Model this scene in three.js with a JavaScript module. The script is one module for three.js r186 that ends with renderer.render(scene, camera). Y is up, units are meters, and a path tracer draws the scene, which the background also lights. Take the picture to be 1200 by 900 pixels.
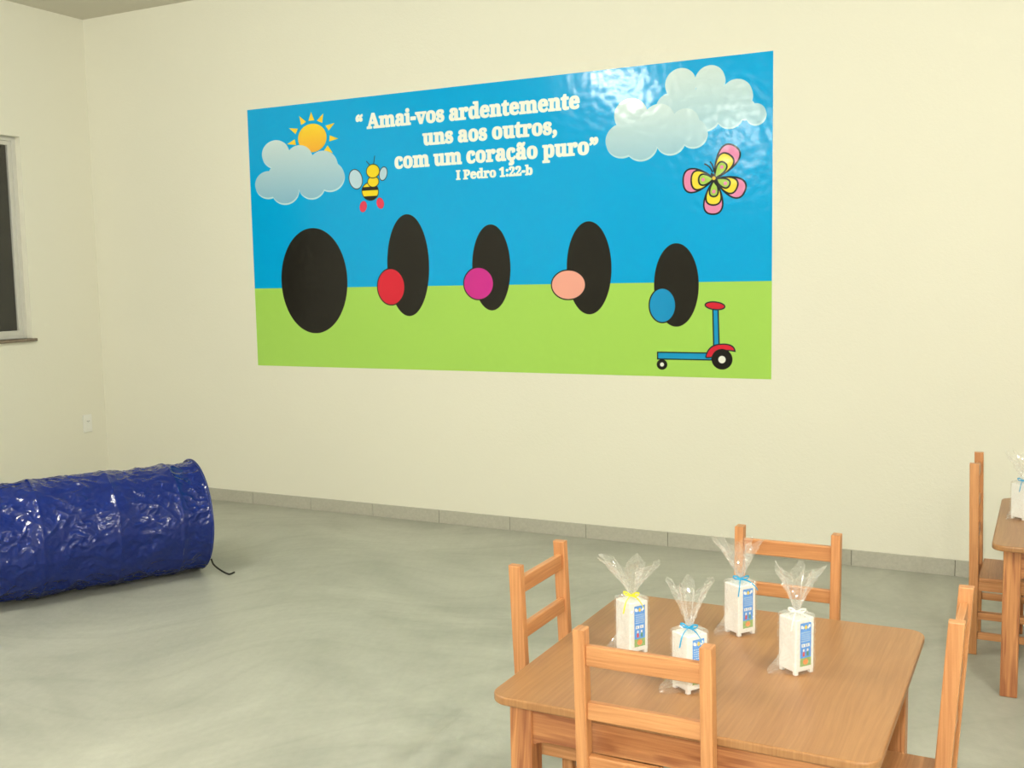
import * as THREE from 'three';
import { RoundedBoxGeometry } from 'three/addons/geometries/RoundedBoxGeometry.js';
import { mergeGeometries, mergeVertices, toCreasedNormals } from 'three/addons/utils/BufferGeometryUtils.js';
import { ImprovedNoise } from 'three/addons/math/ImprovedNoise.js';

/* ------------------------------------------------------------------ camera, light, exposure */
const scene = new THREE.Scene();
const camera = new THREE.PerspectiveCamera(39.89, 4 / 3, 0.05, 60);
camera.position.set(0, 1.6, 5.86);
camera.rotation.set(-0.101, 0.4727, -0.0186, 'YXZ');
scene.add(camera);
const renderer = new THREE.WebGLRenderer();
renderer.toneMapping = THREE.LinearToneMapping;
renderer.toneMappingExposure = 1.0;
renderer.shadowMap.enabled = true;
scene.background = new THREE.Color(0x0b0a08);          // night outside the window

const ROOM = { x0: -6.569, x1: 3.62, z0: 0, z1: 12.8, h: 3.583 };
// bare-tube fluorescent battens on the ceiling, two columns by two rows (the mural mirrors two of them)
const LAMPS = [[-3.82, 4.0], [-3.82, 8.5], [0.9, 4.0], [0.9, 8.5]];
const LAMP_COLOR = new THREE.Color().setRGB(1.0, 0.985, 0.87);
const LAMP_CANDELA = 5.75;          // each half of a batten
// the photographer's flash, a hand's breadth above the lens
const flash = new THREE.PointLight(new THREE.Color().setRGB(1.0, 0.965, 0.90), 13, 0, 2);
flash.position.set(-0.05, 1.66, 5.86);
flash.castShadow = true; flash.shadow.radius = 1;
scene.add(flash);

/* ------------------------------------------------------------------ helpers */
let seed = 7;
function rnd() { seed = (seed * 1664525 + 1013904223) >>> 0; return seed / 4294967296; }
const IN = new ImprovedNoise();
const noise = (x, y = 0.37, z = 0.71) => IN.noise(x, y, z);
function fbm(x, y, z = 0.5, oct = 4) { let a = 0, w = 0.5, f = 1; for (let i = 0; i < oct; i++) { a += w * IN.noise(x * f + i * 17.3, y * f - i * 9.1, z * f); w *= 0.5; f *= 2.03; } return a; }
const used = {};
function numbered(name) { used[name] = (used[name] ?? -1) + 1; return used[name] ? name + '_' + String(used[name]).padStart(3, '0') : name; }
function shade(o) { o.traverse(m => { if (m.isMesh) { m.castShadow = true; m.receiveShadow = true; } }); return o; }
function mesh(name, geo, mat, parent) { const m = new THREE.Mesh(geo, mat); m.name = name; m.castShadow = m.receiveShadow = true; parent.add(m); return m; }
function thing(name, label, category, pos = [0, 0, 0], turn = 0, group) {
  const g = new THREE.Group(); g.name = numbered(name); scene.add(g);
  g.position.set(...pos); g.rotation.y = turn; g.userData = { label, category };
  if (group) g.userData.group = group;
  return g;
}
function structure(name, geo, mat, label, category) { const m = mesh(name, geo, mat, scene); m.userData = { kind: 'structure', label, category }; return m; }
function box(w, h, d, x = 0, y = 0, z = 0) { const g = new THREE.BoxGeometry(w, h, d); g.translate(x, y, z); return g; }
function rbox(w, h, d, r = 0.003, x = 0, y = 0, z = 0, seg = 2) { const g = new RoundedBoxGeometry(w, h, d, seg, r); g.translate(x, y, z); return g; }
// uv in metres: u across the grain, v along it
function grainUV(g, axis, ou = rnd() * 3, ov = rnd() * 3) {
  const p = g.attributes.position, n = g.attributes.normal, uv = new Float32Array(p.count * 2);
  for (let i = 0; i < p.count; i++) {
    const P = [p.getX(i), p.getY(i), p.getZ(i)], N = [n.getX(i), n.getY(i), n.getZ(i)].map(Math.abs);
    let k = N[0] >= N[1] && N[0] >= N[2] ? 0 : N[1] >= N[2] ? 1 : 2;
    const others = [0, 1, 2].filter(a => a !== axis);
    let u, v;
    if (k === axis) { u = P[others[0]]; v = P[others[1]] * 0.15; }
    else { u = P[others.find(a => a !== k)] + k * 0.37; v = P[axis]; }
    uv[2 * i] = u + ou; uv[2 * i + 1] = v + ov;
  }
  g.setAttribute('uv', new THREE.BufferAttribute(uv, 2));
  return g;
}
function planarUV(g) {   // uv in metres by the dominant normal axis
  const p = g.attributes.position, n = g.attributes.normal, uv = new Float32Array(p.count * 2);
  for (let i = 0; i < p.count; i++) {
    const N = [n.getX(i), n.getY(i), n.getZ(i)].map(Math.abs);
    const k = N[0] >= N[1] && N[0] >= N[2] ? 0 : N[1] >= N[2] ? 1 : 2;
    uv[2 * i] = k === 0 ? p.getZ(i) : p.getX(i); uv[2 * i + 1] = k === 1 ? p.getZ(i) : p.getY(i);
  }
  g.setAttribute('uv', new THREE.BufferAttribute(uv, 2)); return g;
}
function dataTexture(w, h, fn, srgb = true, rx = 1, ry = 1) {
  const d = new Uint8Array(w * h * 4);
  for (let j = 0; j < h; j++) for (let i = 0; i < w; i++) {
    const c = fn(i, j), o = (j * w + i) * 4;
    for (let k = 0; k < 3; k++) d[o + k] = Math.max(0, Math.min(255, Array.isArray(c) ? c[k] : c));
    d[o + 3] = 255;
  }
  const t = new THREE.DataTexture(d, w, h); t.magFilter = THREE.LinearFilter; t.minFilter = THREE.LinearMipmapLinearFilter; t.generateMipmaps = true;
  t.wrapS = t.wrapT = THREE.RepeatWrapping; t.repeat.set(rx, ry);
  if (srgb) t.colorSpace = THREE.SRGBColorSpace;
  t.needsUpdate = true; return t;
}
// a periodic 2D value noise, so that repeats have no seam
function tileNoise(px, py, s) {
  let sd = s; const r = () => { sd = (sd * 1664525 + 1013904223) >>> 0; return sd / 4294967296; };
  const g = Float32Array.from({ length: px * py }, r);
  return (u, v) => { const x = u * px, y = v * py, xi = Math.floor(x), yi = Math.floor(y); let fx = x - xi, fy = y - yi; fx = fx * fx * (3 - 2 * fx); fy = fy * fy * (3 - 2 * fy);
    const G = (a, b) => g[((b % py + py) % py) * px + ((a % px + px) % px)];
    return (G(xi, yi) * (1 - fx) + G(xi + 1, yi) * fx) * (1 - fy) + (G(xi, yi + 1) * (1 - fx) + G(xi + 1, yi + 1) * fx) * fy; };
}
const mixc = (a, b, t) => a.map((v, i) => v + (b[i] - v) * t);
const clamp01 = t => Math.max(0, Math.min(1, t));

/* ------------------------------------------------------------------ materials */
function woodTexture(s, base, dark, streak, figure, W = 512, H = 1024) {   // covers 0.4 m across, 1.2 m along
  const a = tileNoise(12, 3, s), b = tileNoise(90, 7, s + 1), c = tileNoise(230, 24, s + 2), warp = tileNoise(5, 4, s + 3), fig = tileNoise(26, 7, s + 4), fig2 = tileNoise(60, 14, s + 5);
  return dataTexture(W, H, (i, j) => {
    const u0 = i / W, v = j / H, u = u0 + (warp(u0, v) - 0.5) * 0.05;
    let t = 0.45 * (a(u, v) - 0.5) + 0.5 * (b(u, v) - 0.5) + 0.35 * (c(u, v) - 0.5);
    t = clamp01(0.35 + t * streak);
    if (figure) { const f = fig(u, v) * 0.6 + fig2(u, v) * 0.4; t = clamp01(t + figure * clamp01((f - 0.52) * 6)); }
    const g = (rnd() - 0.5) * 5;
    return mixc(base, dark, t).map(x => x + g);
  }, true, 1 / 0.4, 1 / 1.2);
}
const chairTex = woodTexture(11, [208, 150, 98], [168, 106, 60], 0.95, 0);
const apronTex = woodTexture(31, [206, 146, 92], [146, 86, 50], 0.8, 0.5);
const topTex = woodTexture(51, [173, 127, 81], [144, 98, 58], 0.8, 0);
const M = {};
M.chair = new THREE.MeshPhysicalMaterial({ map: chairTex, roughness: 0.45, clearcoat: 0.25, clearcoatRoughness: 0.35 });
M.apron = new THREE.MeshPhysicalMaterial({ map: apronTex, roughness: 0.45, clearcoat: 0.25, clearcoatRoughness: 0.35 });
M.top = new THREE.MeshPhysicalMaterial({ map: topTex, roughness: 0.38, clearcoat: 0.2, clearcoatRoughness: 0.3 });
const paintBump = (() => { const a = tileNoise(64, 64, 5), b = tileNoise(180, 180, 6); return dataTexture(512, 512, (i, j) => 255 * (0.5 * a(i / 512, j / 512) + 0.5 * b(i / 512, j / 512)), false, 1 / 0.8, 1 / 0.8); })();
M.wall = new THREE.MeshStandardMaterial({ color: new THREE.Color().setRGB(0.80, 0.785, 0.68), roughness: 0.7, bumpMap: paintBump, bumpScale: 0.0006 });
M.ceiling = new THREE.MeshStandardMaterial({ color: new THREE.Color().setRGB(0.68, 0.65, 0.56), roughness: 0.9 });
// trowelled concrete: broad clouds and drawn-out swirls in grey-green
const floorTex = dataTexture(2048, 2048, (i, j) => {
  const x = i / 2048 * 10.9, z = j / 2048 * 12.8;
  const wx = x + 0.5 * noise(x * 0.9, z * 0.9, 3.3), wz = z + 0.5 * noise(x * 0.9, z * 0.9, 7.7);
  const ca = Math.cos(0.6), sa = Math.sin(0.6), p = wx * ca - wz * sa, q = wx * sa + wz * ca;
  const big = fbm(x * 0.6, z * 0.6, 1.1, 2), cloud = fbm(wx * 2.1, wz * 2.9, 6.4, 5), streak = fbm(p * 1.3, q * 3.4, 2.7, 5), fine = noise(p * 9, q * 22, 4.1) * 0.5 + noise(x * 40, z * 40, 8.8) * 0.5;
  const scratch = Math.pow(1 - Math.abs(noise(p * 0.7 + 5, q * 3.1, 9.2)), 22);
  const t = clamp01(0.5 + 0.30 * big + 0.62 * cloud + 0.34 * streak + 0.2 * fine);
  const g = (((i * 7919 + j * 104729) % 97) / 97 - 0.5) * 5;
  return mixc([154, 156, 146], [192, 193, 182], t).map(v => v + g - scratch * 6);
});
const floorFine = (() => { const a = tileNoise(40, 40, 15), b = tileNoise(150, 150, 16); return dataTexture(512, 512, (i, j) => 255 * (0.6 * a(i / 512, j / 512) + 0.4 * b(i / 512, j / 512)), false, 12, 14); })();
M.floor = new THREE.MeshStandardMaterial({ map: floorTex, roughness: 0.42, bumpMap: floorFine, bumpScale: 0.0006 });
const tileTex = (() => { const a = tileNoise(40, 20, 25), b = tileNoise(128, 64, 26); return dataTexture(256, 128, (i, j) => { const t = 0.5 * a(i / 256, j / 128) + 0.5 * b(i / 256, j / 128); return mixc([172, 170, 158], [188, 186, 174], t); }, true, 2, 4); })();
M.tile = new THREE.MeshStandardMaterial({ map: tileTex, roughness: 0.4 });
M.grout = new THREE.MeshStandardMaterial({ color: 0x6d675c, roughness: 0.9 });
M.aluminium = new THREE.MeshStandardMaterial({ color: new THREE.Color().setRGB(0.62, 0.61, 0.56), roughness: 0.4 });
M.granite = new THREE.MeshStandardMaterial({ map: dataTexture(128, 128, () => { const t = rnd(); return mixc([96, 84, 72], [158, 142, 122], t); }, true, 6, 6), roughness: 0.35 });
M.glass = new THREE.MeshPhysicalMaterial({ color: 0xffffff, transmission: 1, thickness: 0, roughness: 0.03, ior: 1.5 });
M.plastic = new THREE.MeshStandardMaterial({ color: new THREE.Color().setRGB(0.84, 0.84, 0.80), roughness: 0.35 });
M.hole = new THREE.MeshStandardMaterial({ color: 0x2b2a28, roughness: 0.6 });
M.boxWhite = new THREE.MeshStandardMaterial({ color: new THREE.Color().setRGB(0.86, 0.86, 0.83), roughness: 0.35 });
M.cello = new THREE.MeshPhysicalMaterial({ color: 0xffffff, transmission: 0.94, thickness: 0, roughness: 0.07, ior: 1.8 });
M.nylon = new THREE.MeshPhysicalMaterial({ color: new THREE.Color().setRGB(0.006, 0.019, 0.16), roughness: 0.14, specularIntensity: 1, ior: 1.42, side: THREE.DoubleSide });
M.nylonRim = new THREE.MeshStandardMaterial({ color: new THREE.Color().setRGB(0.010, 0.026, 0.16), roughness: 0.4 });
M.cord = new THREE.MeshStandardMaterial({ color: 0x15140f, roughness: 0.8 });
const ribbonMat = c => new THREE.MeshPhysicalMaterial({ color: c, roughness: 0.35, side: THREE.DoubleSide });
M.ribbons = { yellow: ribbonMat(0xe6e03a), blue: ribbonMat(0x2f9fd0), white: ribbonMat(0xeeeee4) };
M.lampBody = new THREE.MeshStandardMaterial({ color: 0xe8e6dc, roughness: 0.5 });
M.tube = new THREE.MeshStandardMaterial({ color: 0xffffff, emissive: LAMP_COLOR, emissiveIntensity: 40, roughness: 0.5 });

/* ------------------------------------------------------------------ room shell */
const T = 0.15, RW = ROOM.x1 - ROOM.x0, RD = ROOM.z1 - ROOM.z0, CX = (ROOM.x0 + ROOM.x1) / 2, CZ = (ROOM.z0 + ROOM.z1) / 2;
{
  const g = box(RW + 2 * T, 0.12, RD + 2 * T, CX, -0.06, CZ);
  const p = g.attributes.position, uv = g.attributes.uv;
  for (let i = 0; i < p.count; i++) uv.setXY(i, (p.getX(i) - ROOM.x0) / RW, (p.getZ(i) - ROOM.z0) / RD);
  structure('floor', g, M.floor, 'mottled grey polished concrete floor', 'floor');
  structure('ceiling', planarUV(box(RW + 2 * T, 0.12, RD + 2 * T, CX, ROOM.h + 0.06, CZ)), M.ceiling, 'plain grey-beige plastered ceiling', 'ceiling');
  structure('wall_back', planarUV(box(RW, ROOM.h, T, CX, ROOM.h / 2, ROOM.z0 - T / 2)), M.wall, 'long cream painted wall behind the mural', 'wall');
  structure('wall_front', planarUV(box(RW, ROOM.h, T, CX, ROOM.h / 2, ROOM.z1 + T / 2)), M.wall, 'cream painted wall opposite the mural', 'wall');
  structure('wall_right', planarUV(box(T, ROOM.h, RD + 2 * T, ROOM.x1 + T / 2, ROOM.h / 2, CZ)), M.wall, 'cream painted wall opposite the window', 'wall');
}
const WIN = { z0: 0.6195, z1: 2.62, y0: 1.222, y1: 2.653 };
{
  // wall with the window opening: outline in (z, y), extruded by the wall's thickness
  const s = new THREE.Shape([[ROOM.z0 - T, 0], [ROOM.z1 + T, 0], [ROOM.z1 + T, ROOM.h], [ROOM.z0 - T, ROOM.h]].map(a => new THREE.Vector2(...a)));
  s.holes.push(new THREE.Path([[WIN.z0, WIN.y0], [WIN.z0, WIN.y1], [WIN.z1, WIN.y1], [WIN.z1, WIN.y0]].map(a => new THREE.Vector2(...a))));
  const g = new THREE.ExtrudeGeometry(s, { depth: T, bevelEnabled: false });
  g.rotateY(-Math.PI / 2);                       // x' = -depth, z' = outline x
  g.translate(ROOM.x0, 0, 0);
  structure('wall_left', planarUV(g), M.wall, 'cream painted side wall with the window', 'wall');
}
{
  // sliding window: fixed frame, two sashes with a pane each, stone sill
  const w = new THREE.Group(); w.name = 'window_1'; scene.add(w);
  w.userData = { kind: 'structure', label: 'dark sliding window with pale aluminium frame and stone sill', category: 'window' };
  const fx = ROOM.x0 - 0.085, fw = 0.03, fd = 0.07, zc = (WIN.z0 + WIN.z1) / 2, yc = (WIN.y0 + WIN.y1) / 2, ww = WIN.z1 - WIN.z0, wh = WIN.y1 - WIN.y0;
  for (const z of [WIN.z0 + fw / 2, WIN.z1 - fw / 2]) mesh('jamb', rbox(fd, wh, fw, 0.003, fx, yc, z), M.aluminium, w);
  for (const y of [WIN.y0 + fw / 2, WIN.y1 - fw / 2]) mesh('rail', rbox(fd, fw, ww - 2 * fw, 0.003, fx, y, zc), M.aluminium, w);
  for (let k = 0; k < 2; k++) {
    const z0 = k ? zc - 0.02 : WIN.z0 + fw, z1 = k ? WIN.z1 - fw : zc + 0.02, x = fx + (k ? -0.015 : 0.015), y0 = WIN.y0 + fw, y1 = WIN.y1 - fw, st = 0.028;
    const sash = new THREE.Group(); sash.name = 'sash'; w.add(sash);
    for (const z of [z0 + st / 2, z1 - st / 2]) mesh('stile', rbox(0.022, y1 - y0, st, 0.002, x, (y0 + y1) / 2, z), M.aluminium, sash);
    for (const y of [y0 + st / 2, y1 - st / 2]) mesh('sash_rail', rbox(0.022, st, z1 - z0 - 2 * st, 0.002, x, y, (z0 + z1) / 2), M.aluminium, sash);
    mesh('pane', box(0.004, y1 - y0 - 2 * st, z1 - z0 - 2 * st, x, (y0 + y1) / 2, (z0 + z1) / 2), M.glass, sash);
  }
  mesh('sill', planarUV(rbox(0.175, 0.022, ww + 0.05, 0.003, ROOM.x0 - 0.0625, WIN.y0 - 0.011, zc)), M.granite, w);
}
// tiled skirting: each tile a piece of its own on a recessed bed of grout
function skirting(name, label, from, to, first, make) {
  const b = new THREE.Group(); b.name = name; scene.add(b); b.userData = { kind: 'structure', label, category: 'baseboard' };
  const cuts = []; for (let x = first; x < to - 0.03; x += 0.5224) if (x > from + 0.03) cuts.push(x);
  const ends = [from, ...cuts, to];
  for (let i = 0; i + 1 < ends.length; i++) make(b, ends[i] + 0.0015, ends[i + 1] - 0.0015);
  return b;
}
const BH = 0.0866;
{
  const b = skirting('baseboard_back', 'grey tile skirting along the mural wall', ROOM.x0 + 0.011, ROOM.x1, -4.593 - 0.5224 * 4, (p, a, c) => mesh('tile', planarUV(rbox(c - a, BH, 0.010, 0.0012, (a + c) / 2, BH / 2, 0.005, 1)), M.tile, p));
  mesh('grout_bed', box(RW - 0.011, BH - 0.002, 0.006, CX + 0.0055, BH / 2 - 0.001, 0.003), M.grout, b);
  const l = skirting('baseboard_left', 'grey tile skirting along the window wall', 0.011, 7.0, 0.4, (p, a, c) => mesh('tile', planarUV(rbox(0.010, BH, c - a, 0.0012, ROOM.x0 + 0.005, BH / 2, (a + c) / 2, 1)), M.tile, p));
  mesh('grout_bed', box(0.006, BH - 0.002, 6.989, ROOM.x0 + 0.003, BH / 2 - 0.001, 3.5055), M.grout, l);
}

/* ------------------------------------------------------------------ ceiling lights (out of frame, mirrored in the mural) */
LAMPS.forEach(([x, z], i) => {
  const L = thing('ceiling_light', 'white twin-tube fluorescent batten fixed to the ceiling', 'ceiling light', [x, ROOM.h, z], Math.PI / 2, 'fluorescent ceiling lights');
  mesh('housing', rbox(1.25, 0.05, 0.24, 0.01, 0, -0.025, 0), M.lampBody, L);
  for (const s of [-1, 1]) {
    const g = new THREE.CylinderGeometry(0.014, 0.014, 1.16, 16); g.rotateZ(Math.PI / 2); g.translate(0, -0.072, s * 0.06);
    mesh('tube', g, M.tube, L);
    for (const e of [-1, 1]) mesh('tube_holder', rbox(0.02, 0.045, 0.034, 0.004, e * 0.592, -0.068, s * 0.06), M.lampBody, L);
  }
  for (const e of [-1, 1]) { const a = new THREE.PointLight(LAMP_COLOR, LAMP_CANDELA, 0, 2); a.position.set(e * 0.4, -0.145, 0); a.castShadow = true; a.shadow.radius = 2.5; L.add(a); }   // bare tubes shine to all sides
});

/* ------------------------------------------------------------------ mural: printed glossy vinyl */
function canvas(w, h) { const c = document.createElement('canvas'); c.width = w; c.height = h; return [c, c.getContext('2d')]; }
function canvasTexture(c) { const t = new THREE.CanvasTexture(c); t.colorSpace = THREE.SRGBColorSpace; t.anisotropy = 8; return t; }
function drawMural() {
  const [c, x] = canvas(2048, 1000);
  const el = (cx, cy, rx, ry, fill, rot = 0, stroke, lw = 4) => { x.beginPath(); x.ellipse(cx, cy, rx, ry, rot, 0, Math.PI * 2); if (fill) { x.fillStyle = fill; x.fill(); } if (stroke) { x.strokeStyle = stroke; x.lineWidth = lw; x.stroke(); } };
  x.fillStyle = '#00a6e8'; x.fillRect(0, 0, 2048, 696);
  x.fillStyle = '#a6d560'; x.fillRect(0, 694, 2048, 306);
  // sun with triangular rays
  const sun = [309, 130];
  x.fillStyle = '#f6cf38';
  for (const [tx, ty] of [[308, 36], [258, 53], [218, 92], [207, 142], [360, 51], [399, 90], [418, 140], [402, 192]]) {
    const dx = tx - sun[0], dy = (ty - sun[1]) * 1.25, a = Math.atan2(dy, dx), l = 122;
    const P = (r, b) => [sun[0] + Math.cos(a + b) * r, sun[1] + Math.sin(a + b) * r * 0.8];
    x.beginPath(); x.moveTo(...P(l, 0)); x.lineTo(...P(82, 0.17)); x.lineTo(...P(82, -0.17)); x.closePath(); x.fill();
  }
  const sg = x.createLinearGradient(0, 78, 0, 182); sg.addColorStop(0, '#f8d838'); sg.addColorStop(1, '#f3b03c');
  el(309, 130, 67, 53, sg);
  // clouds
  const cloud = (parts, y0, y1, top, low) => {
    for (const [a, b, r, s] of parts) el(a + 2, b + 6, r, s, '#c4e2ee');
    const g = x.createLinearGradient(0, y0, 0, y1); g.addColorStop(0, top); g.addColorStop(1, low);
    for (const [a, b, r, s] of parts) el(a, b, r, s, g);
  };
  cloud([[131, 177, 67, 52], [244, 202, 63, 50], [353, 235, 69, 55], [385, 277, 66, 53], [89, 291, 65, 51], [170, 316, 67, 52], [298, 304, 63, 50], [200, 260, 110, 60], [300, 260, 90, 50]], 120, 360, '#cfe3e8', '#8fc0dc');
  cloud([[1756, 69, 51, 48], [1851, 68, 48, 46], [1935, 121, 50, 49], [1995, 182, 32, 31], [1724, 141, 50, 47], [1836, 172, 49, 47], [1913, 175, 44, 42], [1850, 130, 70, 50], [1785, 145, 45, 40], [1962, 165, 34, 30]], 20, 215, '#d3e5e6', '#a3cde0');
  cloud([[1588, 151, 57, 52], [1683, 175, 54, 50], [1770, 191, 47, 44], [1557, 230, 57, 53], [1623, 245, 56, 52], [1722, 238, 50, 47], [1798, 226, 45, 43], [1660, 205, 80, 50]], 100, 295, '#d6e8ea', '#a0cbe0');
  // lettering
  const line = (t, x0, x1, base, size) => {
    x.save(); x.font = 'bold ' + size + 'px serif'; const w = x.measureText(t).width;
    x.translate(x0, base); x.scale((x1 - x0) / w, 1); x.fillStyle = x.strokeStyle = '#f1f4ee'; x.lineJoin = 'round'; x.lineWidth = size * 0.085;
    x.fillText(t, 0, 0); x.strokeText(t, 0, 0); x.restore();
  };
  line('\u201C Amai-vos ardentemente', 509, 1410, 114, 71);
  line('uns aos outros,', 798, 1328, 191, 71);
  line('com um cora\u00E7\u00E3o puro\u201D', 675, 1476, 266, 71);
  line('I Pedro 1:22-b', 932, 1233, 320.5, 43);
  // small striped bee, plain
  el(502, 295, 29, 37, '#bcd9ea', -0.35, '#27303a', 3); el(625, 282, 17, 25, '#bcd9ea', 0.3, '#27303a', 3);
  el(565, 343, 37, 32, '#f2d829', 0.2, '#2a2a22', 3);
  x.save(); x.beginPath(); x.ellipse(565, 343, 36, 31, 0.2, 0, 7); x.clip(); x.fillStyle = '#23221e'; x.fillRect(520, 326, 100, 13); x.fillRect(520, 360, 100, 20); x.restore();
  el(580, 308, 25, 20, '#f2d829', 0, '#2a2a22', 3); el(580, 270, 29, 25, '#f2d829', 0, '#2a2a22', 3);
  el(532, 397, 16, 21, '#e0405c', 0.3); el(608, 388, 16, 21, '#e0405c', -0.3);
  x.strokeStyle = '#27303a'; x.lineWidth = 3; x.beginPath(); x.moveTo(568, 248); x.lineTo(552, 232); x.moveTo(584, 245); x.lineTo(590, 215); x.stroke();
  // butterfly: four two-tone wings about a slim body
  const wing = (ang, len, wid) => {
    x.save(); x.translate(1866, 372); x.rotate(ang);
    const drop = (l, w, f, st) => { x.beginPath(); x.moveTo(4, 0); x.bezierCurveTo(l * 0.3, -w * 0.7, l, -w * 1.5, l, 0); x.bezierCurveTo(l, w * 1.5, l * 0.3, w * 0.7, 4, 0); x.fillStyle = f; x.fill(); if (st) { x.strokeStyle = '#1f2326'; x.lineWidth = 5; x.stroke(); } };
    drop(len, wid, '#e58bb8', 1); drop(len * 0.74, wid * 0.8, '#f2dd45', 1); drop(len * 0.5, wid * 0.46, '#a9cf5a', 1);
    el(len * 0.36, 0, 6, 6, '#e58bb8'); x.restore();
  };
  wing(-0.98, 116, 40); wing(3.12, 102, 44); wing(1.62, 110, 36); wing(0.43, 106, 36);
  el(1868, 376, 7, 26, '#1f2326', -0.5); el(1864, 370, 6, 6, '#e7c23c');
  x.strokeStyle = '#1f2326'; x.lineWidth = 4; x.beginPath(); x.moveTo(1860, 352); x.quadraticCurveTo(1852, 330, 1833, 324); x.moveTo(1864, 350); x.quadraticCurveTo(1864, 332, 1852, 318); x.stroke();
  // plain dark ovals, four with one coloured oval
  for (const o of [[292, 668, 157, 201], [721, 618, 90, 185], [1065, 633, 76, 150], [1436, 642, 81, 155], [1740, 703, 75, 134]]) el(...o, '#23211d');
  for (const [a, b, r, s, f] of [[644, 695, 60, 67, '#d5283c'], [1013, 688, 60, 57, '#cb2f94'], [1360, 697, 63, 50, '#efa99a'], [1693, 768, 45, 56, '#1d93cf']]) el(a, b, r, s, f, 0, '#23211d', 4);
  // kick scooter
  x.strokeStyle = '#1b2a33'; x.lineWidth = 4; x.fillStyle = '#1e97cf';
  x.fillRect(1676, 921, 182, 22); x.strokeRect(1676, 921, 182, 22);
  x.beginPath(); x.moveTo(1861, 770); x.lineTo(1878, 770); x.lineTo(1882, 905); x.lineTo(1864, 905); x.closePath(); x.fill(); x.stroke();
  el(1868, 770, 32, 12, '#d5283c', 0.1, '#1b2a33', 4);
  x.beginPath(); x.moveTo(1838, 935); x.quadraticCurveTo(1845, 893, 1890, 892); x.quadraticCurveTo(1930, 890, 1933, 914); x.quadraticCurveTo(1900, 908, 1876, 918); x.quadraticCurveTo(1860, 940, 1838, 935); x.fill(); x.stroke();
  el(1891, 940, 34, 33, '#1d1c1a'); el(1891, 941, 12, 12, '#e8ebe4'); el(1691, 961, 18, 17, '#1d1c1a'); el(1691, 961, 7, 7, '#e8ebe4');
  return canvasTexture(c);
}
{
  const x0 = -5.0202, x1 = -1.3791, y0 = 1.0068, y1 = 2.7843, w = x1 - x0, h = y1 - y0;
  // the vinyl lies slightly uneven on the plaster
  const bump = dataTexture(1024, 512, (i, j) => {
    const x = i / 1024 * w, y = j / 512 * h;
    return 127 + 190 * fbm(x * 5, y * 5, 3.2, 3) + 70 * noise(x * 22, y * 22, 1.2);
  }, false);
  const mat = new THREE.MeshPhysicalMaterial({ map: drawMural(), roughness: 0.15, specularIntensity: 0.4, bumpMap: bump, bumpScale: 0.0018 });
  const edge = new THREE.MeshStandardMaterial({ color: 0xd8d8d0, roughness: 0.5 });
  const g = new THREE.BoxGeometry(w, h, 0.0015);
  const m = new THREE.Mesh(g, [edge, edge, edge, edge, mat, edge]); m.name = 'wall_mural'; scene.add(shade(m));
  m.position.set((x0 + x1) / 2, (y0 + y1) / 2, 0.00075);
  m.userData = { label: 'wide glossy printed mural with white lettering over blue sky and green grass', category: 'mural' };
}

/* ------------------------------------------------------------------ wall socket */
{
  const s = thing('wall_socket', 'small white socket plate low on the wall beneath the window side', 'socket', [ROOM.x0, 0.543, 0.18], Math.PI / 2);
  mesh('plate', rbox(0.082, 0.135, 0.009, 0.004, 0, 0, 0.0045), M.plastic, s);
  const k = mesh('outlet', rbox(0.042, 0.036, 0.006, 0.004, 0, 0.018, 0.010), M.plastic, s);
  for (const dx of [-0.01, 0, 0.01]) { const g = new THREE.CylinderGeometry(0.0028, 0.0028, 0.002, 12); g.rotateX(Math.PI / 2); g.translate(dx, 0.018 - (dx ? 0 : 0.004), 0.0135); mesh('hole', g, M.hole, k); }
  mesh('outlet', rbox(0.042, 0.036, 0.004, 0.004, 0, -0.028, 0.009), M.plastic, s);
}

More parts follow.
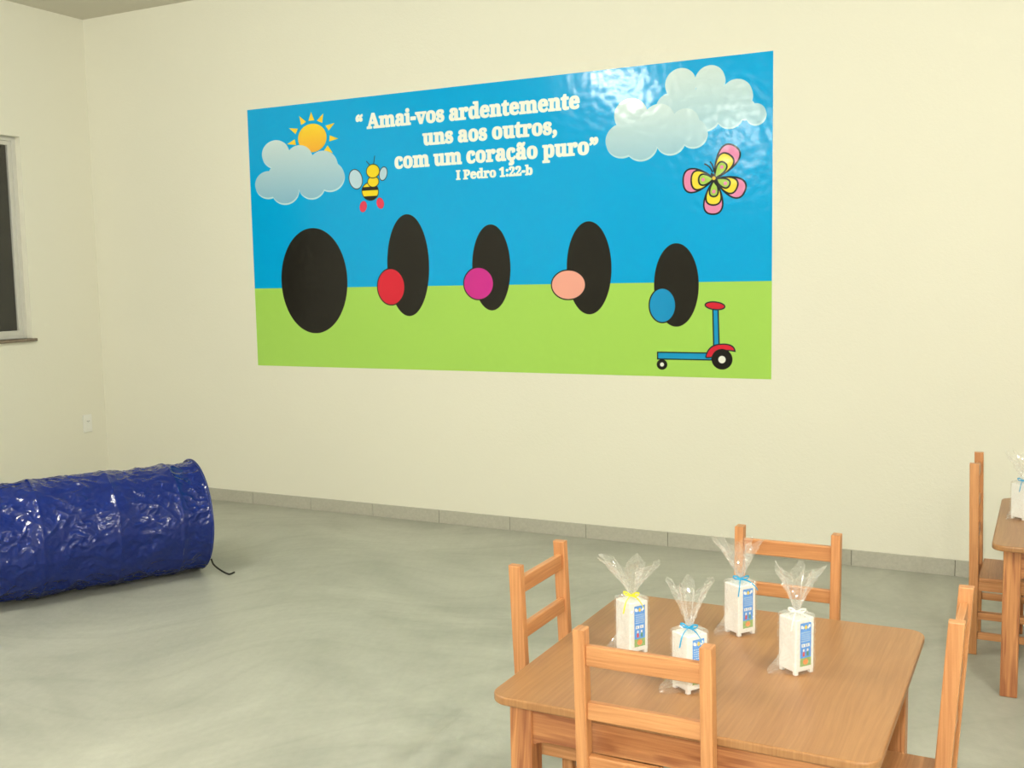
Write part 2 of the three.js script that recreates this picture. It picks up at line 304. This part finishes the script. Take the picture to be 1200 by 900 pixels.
/* ------------------------------------------------------------------ play tunnel of shiny blue nylon */
{
  const R = 0.304, LEN = 1.9, ang = -1.0875;
  // local +x is the tunnel's axis towards the rim seen in the photo
  const t = thing('play_tunnel', 'shiny dark blue nylon crawl tunnel lying on the floor by the wall', 'play tunnel', [-4.2594, 0, 1.4785], -ang);
  const rings = [0, 0.155, 0.48, 0.85, 1.2, 1.55, 1.9];
  const NS = 560, NP = 420, pos = [], idx = [];
  for (let i = 0; i <= NS; i++) for (let j = 0; j <= NP; j++) {
    const s = i / NS * LEN, ph = j / NP * Math.PI * 2;
    let k = 0; while (k < rings.length - 2 && s > rings[k + 1]) k++;
    const u = (s - rings[k]) / (rings[k + 1] - rings[k]), bow = Math.sin(Math.PI * u);
    const cx = Math.cos(ph) * R, cy = Math.sin(ph) * R;
    let near = 9; for (const r of rings) near = Math.min(near, Math.abs(s - r));
    const w = 0.4 + 0.6 * bow, F = (f, o, k1 = 1) => Math.abs(noise(cx * f + o + s * f * 0.35 * k1, cy * f - o, s * f * 0.75 + o));
    let r = R - 0.008 * bow + 0.004 * Math.exp(-((near / 0.012) ** 2));
    r += w * (0.010 - 0.024 * F(6, 3.1) - 0.018 * F(13, 7.7, -1) - 0.010 * F(27, 1.9) - 0.002 * F(55, 5.3, -1));
    pos.push(-s, Math.max(0.003, R + r * Math.cos(ph)), r * Math.sin(ph));
  }
  for (let i = 0; i < NS; i++) for (let j = 0; j < NP; j++) { const a = i * (NP + 1) + j, b = a + NP + 1; idx.push(a, b, a + 1, b, b + 1, a + 1); }
  const g = new THREE.BufferGeometry(); g.setAttribute('position', new THREE.Float32BufferAttribute(pos, 3)); g.setIndex(idx); g.computeVertexNormals();
  mesh('fabric', g, M.nylon, t);
  const rimG = rad => { const a = new THREE.TorusGeometry(R + 0.001, rad, 10, 120); a.rotateY(Math.PI / 2); a.translate(0, R + 0.001 + rad - 0.0005, 0); return a; };
  for (const s of [0, LEN]) { const a = rimG(0.0055); a.translate(-s, 0, 0); mesh('rim_hoop', a, M.nylonRim, t); }
  for (const s of rings.slice(1, -1)) { const a = new THREE.TorusGeometry(R - 0.002, 0.003, 8, 100); a.rotateY(Math.PI / 2); a.translate(-s, R + 0.003, 0); mesh('hoop', a, M.nylonRim, t); }
  // loose tie cord at the rim
  const curve = new THREE.CatmullRomCurve3([[0.004, 0.10, 0.235], [0.012, 0.07, 0.245], [0.05, 0.03, 0.262], [0.085, 0.008, 0.27], [0.125, 0.006, 0.25]].map(a => new THREE.Vector3(...a)));
  mesh('tie_cord', new THREE.TubeGeometry(curve, 40, 0.005, 8, false), M.cord, t);
}

/* ------------------------------------------------------------------ tables */
const TH = 0.585, TS = 0.915;
function roundedSquare(s, r) {
  const a = s / 2, p = new THREE.Shape(); p.moveTo(-a + r, -a); p.lineTo(a - r, -a); p.absarc(a - r, -a + r, r, -Math.PI / 2, 0); p.lineTo(a, a - r); p.absarc(a - r, a - r, r, 0, Math.PI / 2);
  p.lineTo(-a + r, a); p.absarc(-a + r, a - r, r, Math.PI / 2, Math.PI); p.lineTo(-a, -a + r); p.absarc(-a + r, -a + r, r, Math.PI, Math.PI * 1.5); return p;
}
function makeTable(label, pos) {
  const t = thing('wooden_table', label, 'table', pos);
  const bev = 0.005, g = new THREE.ExtrudeGeometry(roundedSquare(TS - 2 * bev, 0.045), { depth: 0.022 - 2 * bev, bevelSize: bev, bevelThickness: bev, bevelSegments: 3, curveSegments: 10 });
  g.rotateX(Math.PI / 2); g.translate(0, TH - bev, 0);
  mesh('tabletop', grainUV(g, 2), M.top, t);
  const lo = TS / 2 - 0.04, lw = 0.06, top = TH - 0.022;
  for (const sx of [-1, 1]) for (const sz of [-1, 1])
    mesh('leg', grainUV(rbox(lw, top, lw, 0.005, sx * (lo - lw / 2), top / 2, sz * (lo - lw / 2)), 1), M.apron, t);
  // aprons with a lower edge that drops in a small curve towards each leg
  const L = 2 * (lo - lw), ah = 0.095;
  const ap = () => {
    const s = new THREE.Shape(); s.moveTo(-L / 2, 0); s.lineTo(L / 2, 0); s.lineTo(L / 2, -ah - 0.012); s.quadraticCurveTo(L / 2 - 0.02, -ah, L / 2 - 0.05, -ah); s.lineTo(-L / 2 + 0.05, -ah); s.quadraticCurveTo(-L / 2 + 0.02, -ah, -L / 2, -ah - 0.012); s.lineTo(-L / 2, 0);
    const a = new THREE.ExtrudeGeometry(s, { depth: 0.02, bevelEnabled: false }); a.translate(0, top, -0.01); return a;
  };
  for (let k = 0; k < 4; k++) {
    const a = grainUV(ap(), 0); a.translate(0, 0, lo - 0.018); a.rotateY(k * Math.PI / 2);
    mesh('apron', a, M.apron, t);
  }
  return t;
}
makeTable('square wooden table with four wrapped favours standing on it', [-0.7475, 0, 3.212]);
makeTable('square wooden table with a single wrapped favour at its edge', [0.2825, 0, 1.21]);

/* ------------------------------------------------------------------ chairs */
const CHAIR_GROUP = 'small ladder-back wooden chairs';
function makeChair(label, pos, turn, lean = 0.02, group) {
  const t = thing('wooden_chair', label, 'chair', pos, turn, group);
  const hc = 0.80, hs = 0.33, pw = 0.028, pd = 0.036, xb = 0.148, zb = -0.15, bev = 0.003;
  const shiftZ = y => y > hs ? -(y - hs) / (hc - hs) * lean : 0;
  for (const s of [-1, 1]) {
    const d = pd / 2 - bev, sh = new THREE.Shape([[-d, 0], [d, 0], [d, hs], [d - lean, hc - bev], [-d - lean, hc - bev], [-d, hs]].map(a => new THREE.Vector2(...a)));
    const g = new THREE.ExtrudeGeometry(sh, { depth: pw - 2 * bev, bevelSize: bev, bevelThickness: bev, bevelSegments: 2 });
    g.translate(0, bev, -pw / 2 + bev); g.rotateY(-Math.PI / 2); g.translate(s * xb, 0, zb);
    mesh('back_post', grainUV(g, 1), M.chair, t);
    mesh('front_leg', grainUV(rbox(0.032, hs - 0.018, 0.032, 0.003, s * xb, (hs - 0.018) / 2, 0.135), 1), M.chair, t);
    mesh('side_apron', grainUV(rbox(0.018, 0.04, 0.252, 0.002, s * xb, hs - 0.038, -0.006), 2), M.chair, t);
    for (const y of [0.165, 0.08]) mesh('stretcher', grainUV(rbox(0.018, 0.03, 0.252, 0.003, s * xb, y, -0.006), 2), M.chair, t);
  }
  for (const [a, b] of [[0.717, 0.765], [0.588, 0.63], [0.455, 0.50]]) {
    const y = (a + b) / 2;
    mesh('back_rail', grainUV(rbox(2 * xb - pw + 0.002, b - a, 0.019, 0.004, 0, y, zb + shiftZ(y)), 0), M.chair, t);
  }
  mesh('seat', grainUV(rbox(0.336, 0.018, 0.30, 0.005, 0, hs - 0.009, 0.021), 0), M.chair, t);
  mesh('front_apron', grainUV(rbox(2 * xb - 0.034, 0.04, 0.018, 0.002, 0, hs - 0.038, 0.137), 0), M.chair, t);
  mesh('rear_apron', grainUV(rbox(2 * xb - 0.03, 0.04, 0.018, 0.002, 0, hs - 0.038, zb), 0), M.chair, t);
  mesh('cross_stretcher', grainUV(rbox(2 * xb - 0.034, 0.03, 0.016, 0.003, 0, 0.19, 0.137), 0), M.chair, t);
  return t;
}
const PI = Math.PI;
makeChair('wooden ladder-back chair across the favour table from the mural wall', [-0.787, 0, 3.542], PI, 0.02, CHAIR_GROUP);
makeChair('wooden ladder-back chair at the table side nearest the blue tunnel', [-1.138, 0, 3.15], PI / 2 , 0.02, CHAIR_GROUP);
makeChair('wooden ladder-back chair between the favour table and the mural wall', [-0.7125, 0, 2.777], 0, 0.02, CHAIR_GROUP);
makeChair('wooden ladder-back chair at the table side farthest from the blue tunnel', [-0.352, 0, 3.176], -PI / 2, 0.03, CHAIR_GROUP);
makeChair('wooden ladder-back chair pushed up to the table with one favour', [-0.108, 0, 1.034], PI / 2, 0.008, CHAIR_GROUP);

/* ------------------------------------------------------------------ wrapped favours */
function labelTexture() {
  const [c, x] = canvas(192, 448);
  x.fillStyle = '#3a97ee'; x.fillRect(0, 0, 192, 448);
  x.fillStyle = '#f4f6f4'; for (const [a, b, r] of [[30, 40, 18], [52, 48, 14], [160, 38, 18], [140, 52, 13]]) { x.beginPath(); x.arc(a, b, r, 0, 7); x.fill(); }
  x.fillStyle = '#f5d33c'; x.beginPath(); x.arc(98, 46, 22, 0, 7); x.fill();
  x.fillStyle = '#cfe6f2'; for (let k = 0; k < 5; k++) { const y = 96 + k * 22; for (let q = 0; q < 5; q++) x.fillRect(22 + q * 31 + (k % 2) * 5, y, 22, 8); }
  x.fillStyle = '#e9eef0'; x.fillRect(24, 216, 66, 34); x.fillRect(104, 216, 62, 34); x.fillStyle = '#3a8ac6'; x.fillRect(44, 224, 12, 18); x.fillRect(124, 224, 12, 18);
  x.fillStyle = '#d23a4c'; x.fillRect(44, 300, 36, 46); x.fillStyle = '#2f8f7a'; x.fillRect(114, 300, 36, 46);
  x.fillStyle = '#f4f6f4'; x.beginPath(); x.arc(62, 284, 15, 0, 7); x.arc(132, 284, 15, 0, 7); x.fill();
  x.fillStyle = '#8fb56a'; x.fillRect(0, 362, 192, 86);
  x.fillStyle = '#f0944a'; x.beginPath(); x.ellipse(96, 404, 46, 30, 0, 0, 7); x.fill();
  return canvasTexture(c);
}
M.label = new THREE.MeshStandardMaterial({ map: labelTexture(), roughness: 0.4 });
const FAV = { s: 0.062, h: 0.145 };
const footG = rbox(0.011, 0.010, 0.011, 0.002), labelG = new THREE.PlaneGeometry(0.036, 0.112);
const bodyG = (() => { const g = rbox(FAV.s, FAV.h - 0.008, FAV.s, 0.004, 0, 0.008 + (FAV.h - 0.008) / 2, 0, 3); return g; })();
function bagGeometry(sd, flare, squash, dir, tilt, height) {
  const NT = 70, NP = 90, pos = [], idx = [], neck = FAV.h + 0.012, topY = neck + height;
  const ph0 = sd * 1.7;
  for (let i = 0; i <= NT; i++) for (let j = 0; j <= NP; j++) {
    const t = i / NT, ph = j / NP * PI * 2, c = Math.cos(ph), s = Math.sin(ph);
    let x, y, z;
    const sq = 1 / Math.pow(Math.pow(Math.abs(c), 7) + Math.pow(Math.abs(s), 7), 1 / 7);
    if (t < 0.5) {              // loose sleeve about the box
      const u = t / 0.5; y = 0.002 + u * (FAV.h + 0.001);
      let r = (FAV.s / 2 + 0.0045) * sq;
      r += 0.0035 * Math.abs(noise(c * 2.2 + sd, s * 2.2, y * 26 + sd)) + 0.002 * noise(c * 6 + sd, s * 6, y * 70);
      // a surplus corner of film at the foot of the bag, to the left of the printed face
      const da = Math.atan2(Math.sin(ph - PI * 1.03), Math.cos(ph - PI * 1.03));
      r += (0.044 * Math.exp(-((da / 0.2) ** 2)) + 0.008 * Math.exp(-((da / 0.4) ** 2))) * Math.exp(-(((y - 0.012) / 0.035) ** 2));
      x = r * c; z = r * s;
    } else if (t < 0.64) {      // gathered shoulder
      const u = (t - 0.5) / 0.14, e = u * u * (3 - 2 * u);
      y = 0.002 + FAV.h + 0.001 + (neck - FAV.h - 0.003) * Math.pow(u, 0.7);
      const r0 = (FAV.s / 2 + 0.0045) * sq, r1 = 0.0065 * (1 + 0.25 * Math.sin(9 * ph));
      const r = r0 * (1 - e) + r1 * e + 0.0022 * Math.sin(PI * u) * Math.sin(14 * ph + ph0);
      x = r * c; z = r * s;
    } else {                    // flared top with sharp pleats
      const u = (t - 0.64) / 0.36, pl = Math.asin(Math.sin(5 * ph + ph0)) / 1.57, pl2 = Math.asin(Math.sin(11 * ph + ph0 * 2.3 + 2 * u)) / 1.57;
      const r = 0.0065 + flare * Math.pow(u, 1.15) * (0.62 + 0.30 * pl + 0.16 * pl2) + 0.004 * u * noise(c * 5 + sd, s * 5, u * 6);
      x = r * c; z = r * s * squash;
      const [cd, sdn] = [Math.cos(dir), Math.sin(dir)]; [x, z] = [x * cd - z * sdn, x * sdn + z * cd];
      y = neck + u * (height + 0.020 * pl + 0.012 * noise(c * 3 + sd * 2, s * 3, 1));
      x += tilt[0] * u * u; z += tilt[1] * u * u;
    }
    const jit = t < 0.5 ? 0.0009 : 0.0024;
    if (j < NP) { x += jit * noise(i * 1.37 + sd, j * 1.91, 0.5) * 2; z += jit * noise(i * 1.71, j * 1.33 + sd, 8.5) * 2; if (i && i < NT) y += jit * noise(i * 1.53, j * 1.77, sd) * 2; }
    else { const o = i * (NP + 1) * 3; x = pos[o]; y = pos[o + 1]; z = pos[o + 2]; }
    pos.push(x, y, z);
  }
  for (let i = 0; i < NT; i++) for (let j = 0; j < NP; j++) { const a = i * (NP + 1) + j, b = a + NP + 1; idx.push(a, b, a + 1, b, b + 1, a + 1); }
  const g = new THREE.BufferGeometry(); g.setAttribute('position', new THREE.Float32BufferAttribute(pos, 3)); g.setIndex(idx); const f = g.toNonIndexed(); f.computeVertexNormals(); return f;   // flat facets: crinkled film
}
function strip(pts, w, up = [0, 1, 0]) {   // flat ribbon with a little thickness along a curve
  const cv = new THREE.CatmullRomCurve3(pts.map(a => new THREE.Vector3(...a))), n = 24, pos = [], idx = [], U = new THREE.Vector3(...up);
  for (let i = 0; i <= n; i++) {
    const p = cv.getPointAt(i / n), tn = cv.getTangentAt(i / n), nn = new THREE.Vector3().crossVectors(tn, U).normalize().multiplyScalar(0.0003), ww = U.clone().multiplyScalar(w / 2);
    for (const [a, b] of [[-1, -1], [1, -1], [1, 1], [-1, 1]]) pos.push(p.x + a * nn.x + b * ww.x, p.y + a * nn.y + b * ww.y, p.z + a * nn.z + b * ww.z);
  }
  for (let i = 0; i < n; i++) for (let k = 0; k < 4; k++) { const a = i * 4 + k, b = i * 4 + (k + 1) % 4; idx.push(a, b, a + 4, b, b + 4, a + 4); }
  const g = new THREE.BufferGeometry(); g.setAttribute('position', new THREE.Float32BufferAttribute(pos, 3)); g.setIndex(idx); g.computeVertexNormals(); return g;
}
function favour(label, pos, turn, ribbon, o) {
  const t = thing('wrapped_favour', label, 'favour', pos, turn, 'wrapped favours');
  const b = mesh('box', bodyG, M.boxWhite, t);
  for (const sx of [-1, 1]) for (const sz of [-1, 1]) { const f = mesh('foot', footG, M.boxWhite, b); f.position.set(sx * 0.0245, 0.005, sz * 0.0245); }
  const l = mesh('printed_label', labelG, M.label, b); l.position.set(0.002, 0.078, FAV.s / 2 + 0.0006); l.userData.label = 'blue printed label with tiny picture and lettering';
  mesh('cellophane_bag', bagGeometry(o.seed, o.flare, o.squash, o.dir, o.tilt, o.height), M.cello, t).userData.label = 'clear crinkled film gathered at the top';
  const ny = FAV.h + 0.012, rm = M.ribbons[ribbon], k = new THREE.Group(); k.name = 'ribbon'; k.userData.label = ribbon + ' curling ribbon tied in a bow'; t.add(k);
  const band = new THREE.TorusGeometry(0.0082, 0.0018, 8, 28); band.rotateX(PI / 2); band.scale(1, 1.6, 1); band.translate(0, ny, 0); mesh('band', band, rm, k);
  const a = o.bow, dx = Math.cos(a), dz = Math.sin(a), ex = -dz, ez = dx, at = (r, y, f) => [dx * r + ex * f, ny + y, dz * r + ez * f];
  const F = 0.010;
  mesh('bow_loop', strip([at(0, 0, F), at(0.014, 0.010, F + 0.004), at(0.024, 0.008, F), at(0.016, 0.000, F - 0.002), at(0, 0, F)], 0.005, [0.1, 0.9, 0.2]), rm, k);
  mesh('bow_loop', strip([at(0, 0, F), at(-0.012, 0.010, F + 0.004), at(-0.021, 0.007, F), at(-0.013, 0.000, F - 0.002), at(0, 0, F)], 0.005, [0.1, 0.9, -0.2]), rm, k);
  mesh('ribbon_tail', strip([at(0, 0, F), at(0.018, 0.000, F + 0.014), at(0.034, -0.008, F + 0.028), at(0.044, -0.020, F + 0.036)], 0.004), rm, k);
  mesh('ribbon_tail', strip([at(0, 0, F), at(-0.003, -0.003, F + 0.016), at(-0.006, -0.012, F + 0.034), at(-0.010, -0.038, F + 0.042)], 0.004, [0.9, 0.2, 0.3]), rm, k);
  return t;
}
// bow and flare angles are in the favour's own frame; its printed face is local +z
favour('white box favour in clear film tied with a yellow ribbon', [-0.988, TH, 3.243], 1.02, 'yellow', { seed: 1.3, flare: 0.095, squash: 0.55, dir: 0.95, tilt: [-0.012, 0.0], height: 0.088, bow: 0.9 });
favour('white box favour tied with a blue ribbon, beside the chair back opposite the mural', [-0.767, TH, 3.432], 0.98, 'blue', { seed: 2.9, flare: 0.060, squash: 0.75, dir: 0.9, tilt: [0.0, 0.005], height: 0.105, bow: 0.95 });
favour('white box favour tied with a blue ribbon, beside the chair near the mural wall', [-0.763, TH, 2.978], 0.97, 'blue', { seed: 4.1, flare: 0.075, squash: 0.5, dir: 0.9, tilt: [-0.01, -0.01], height: 0.100, bow: 0.6 });
favour('white box favour in clear film tied with a white ribbon', [-0.557, TH, 3.205], 0.95, 'white', { seed: 5.6, flare: 0.068, squash: 0.6, dir: 0.95, tilt: [0.0, 0.0], height: 0.105, bow: 0.8 });
favour('white box favour standing alone on the table next to the wall', [-0.085, TH, 1.168], 0.97, 'blue', { seed: 7.2, flare: 0.075, squash: 0.55, dir: 0.9, tilt: [0.0, 0.0], height: 0.100, bow: 1.0 });

renderer.render(scene, camera);
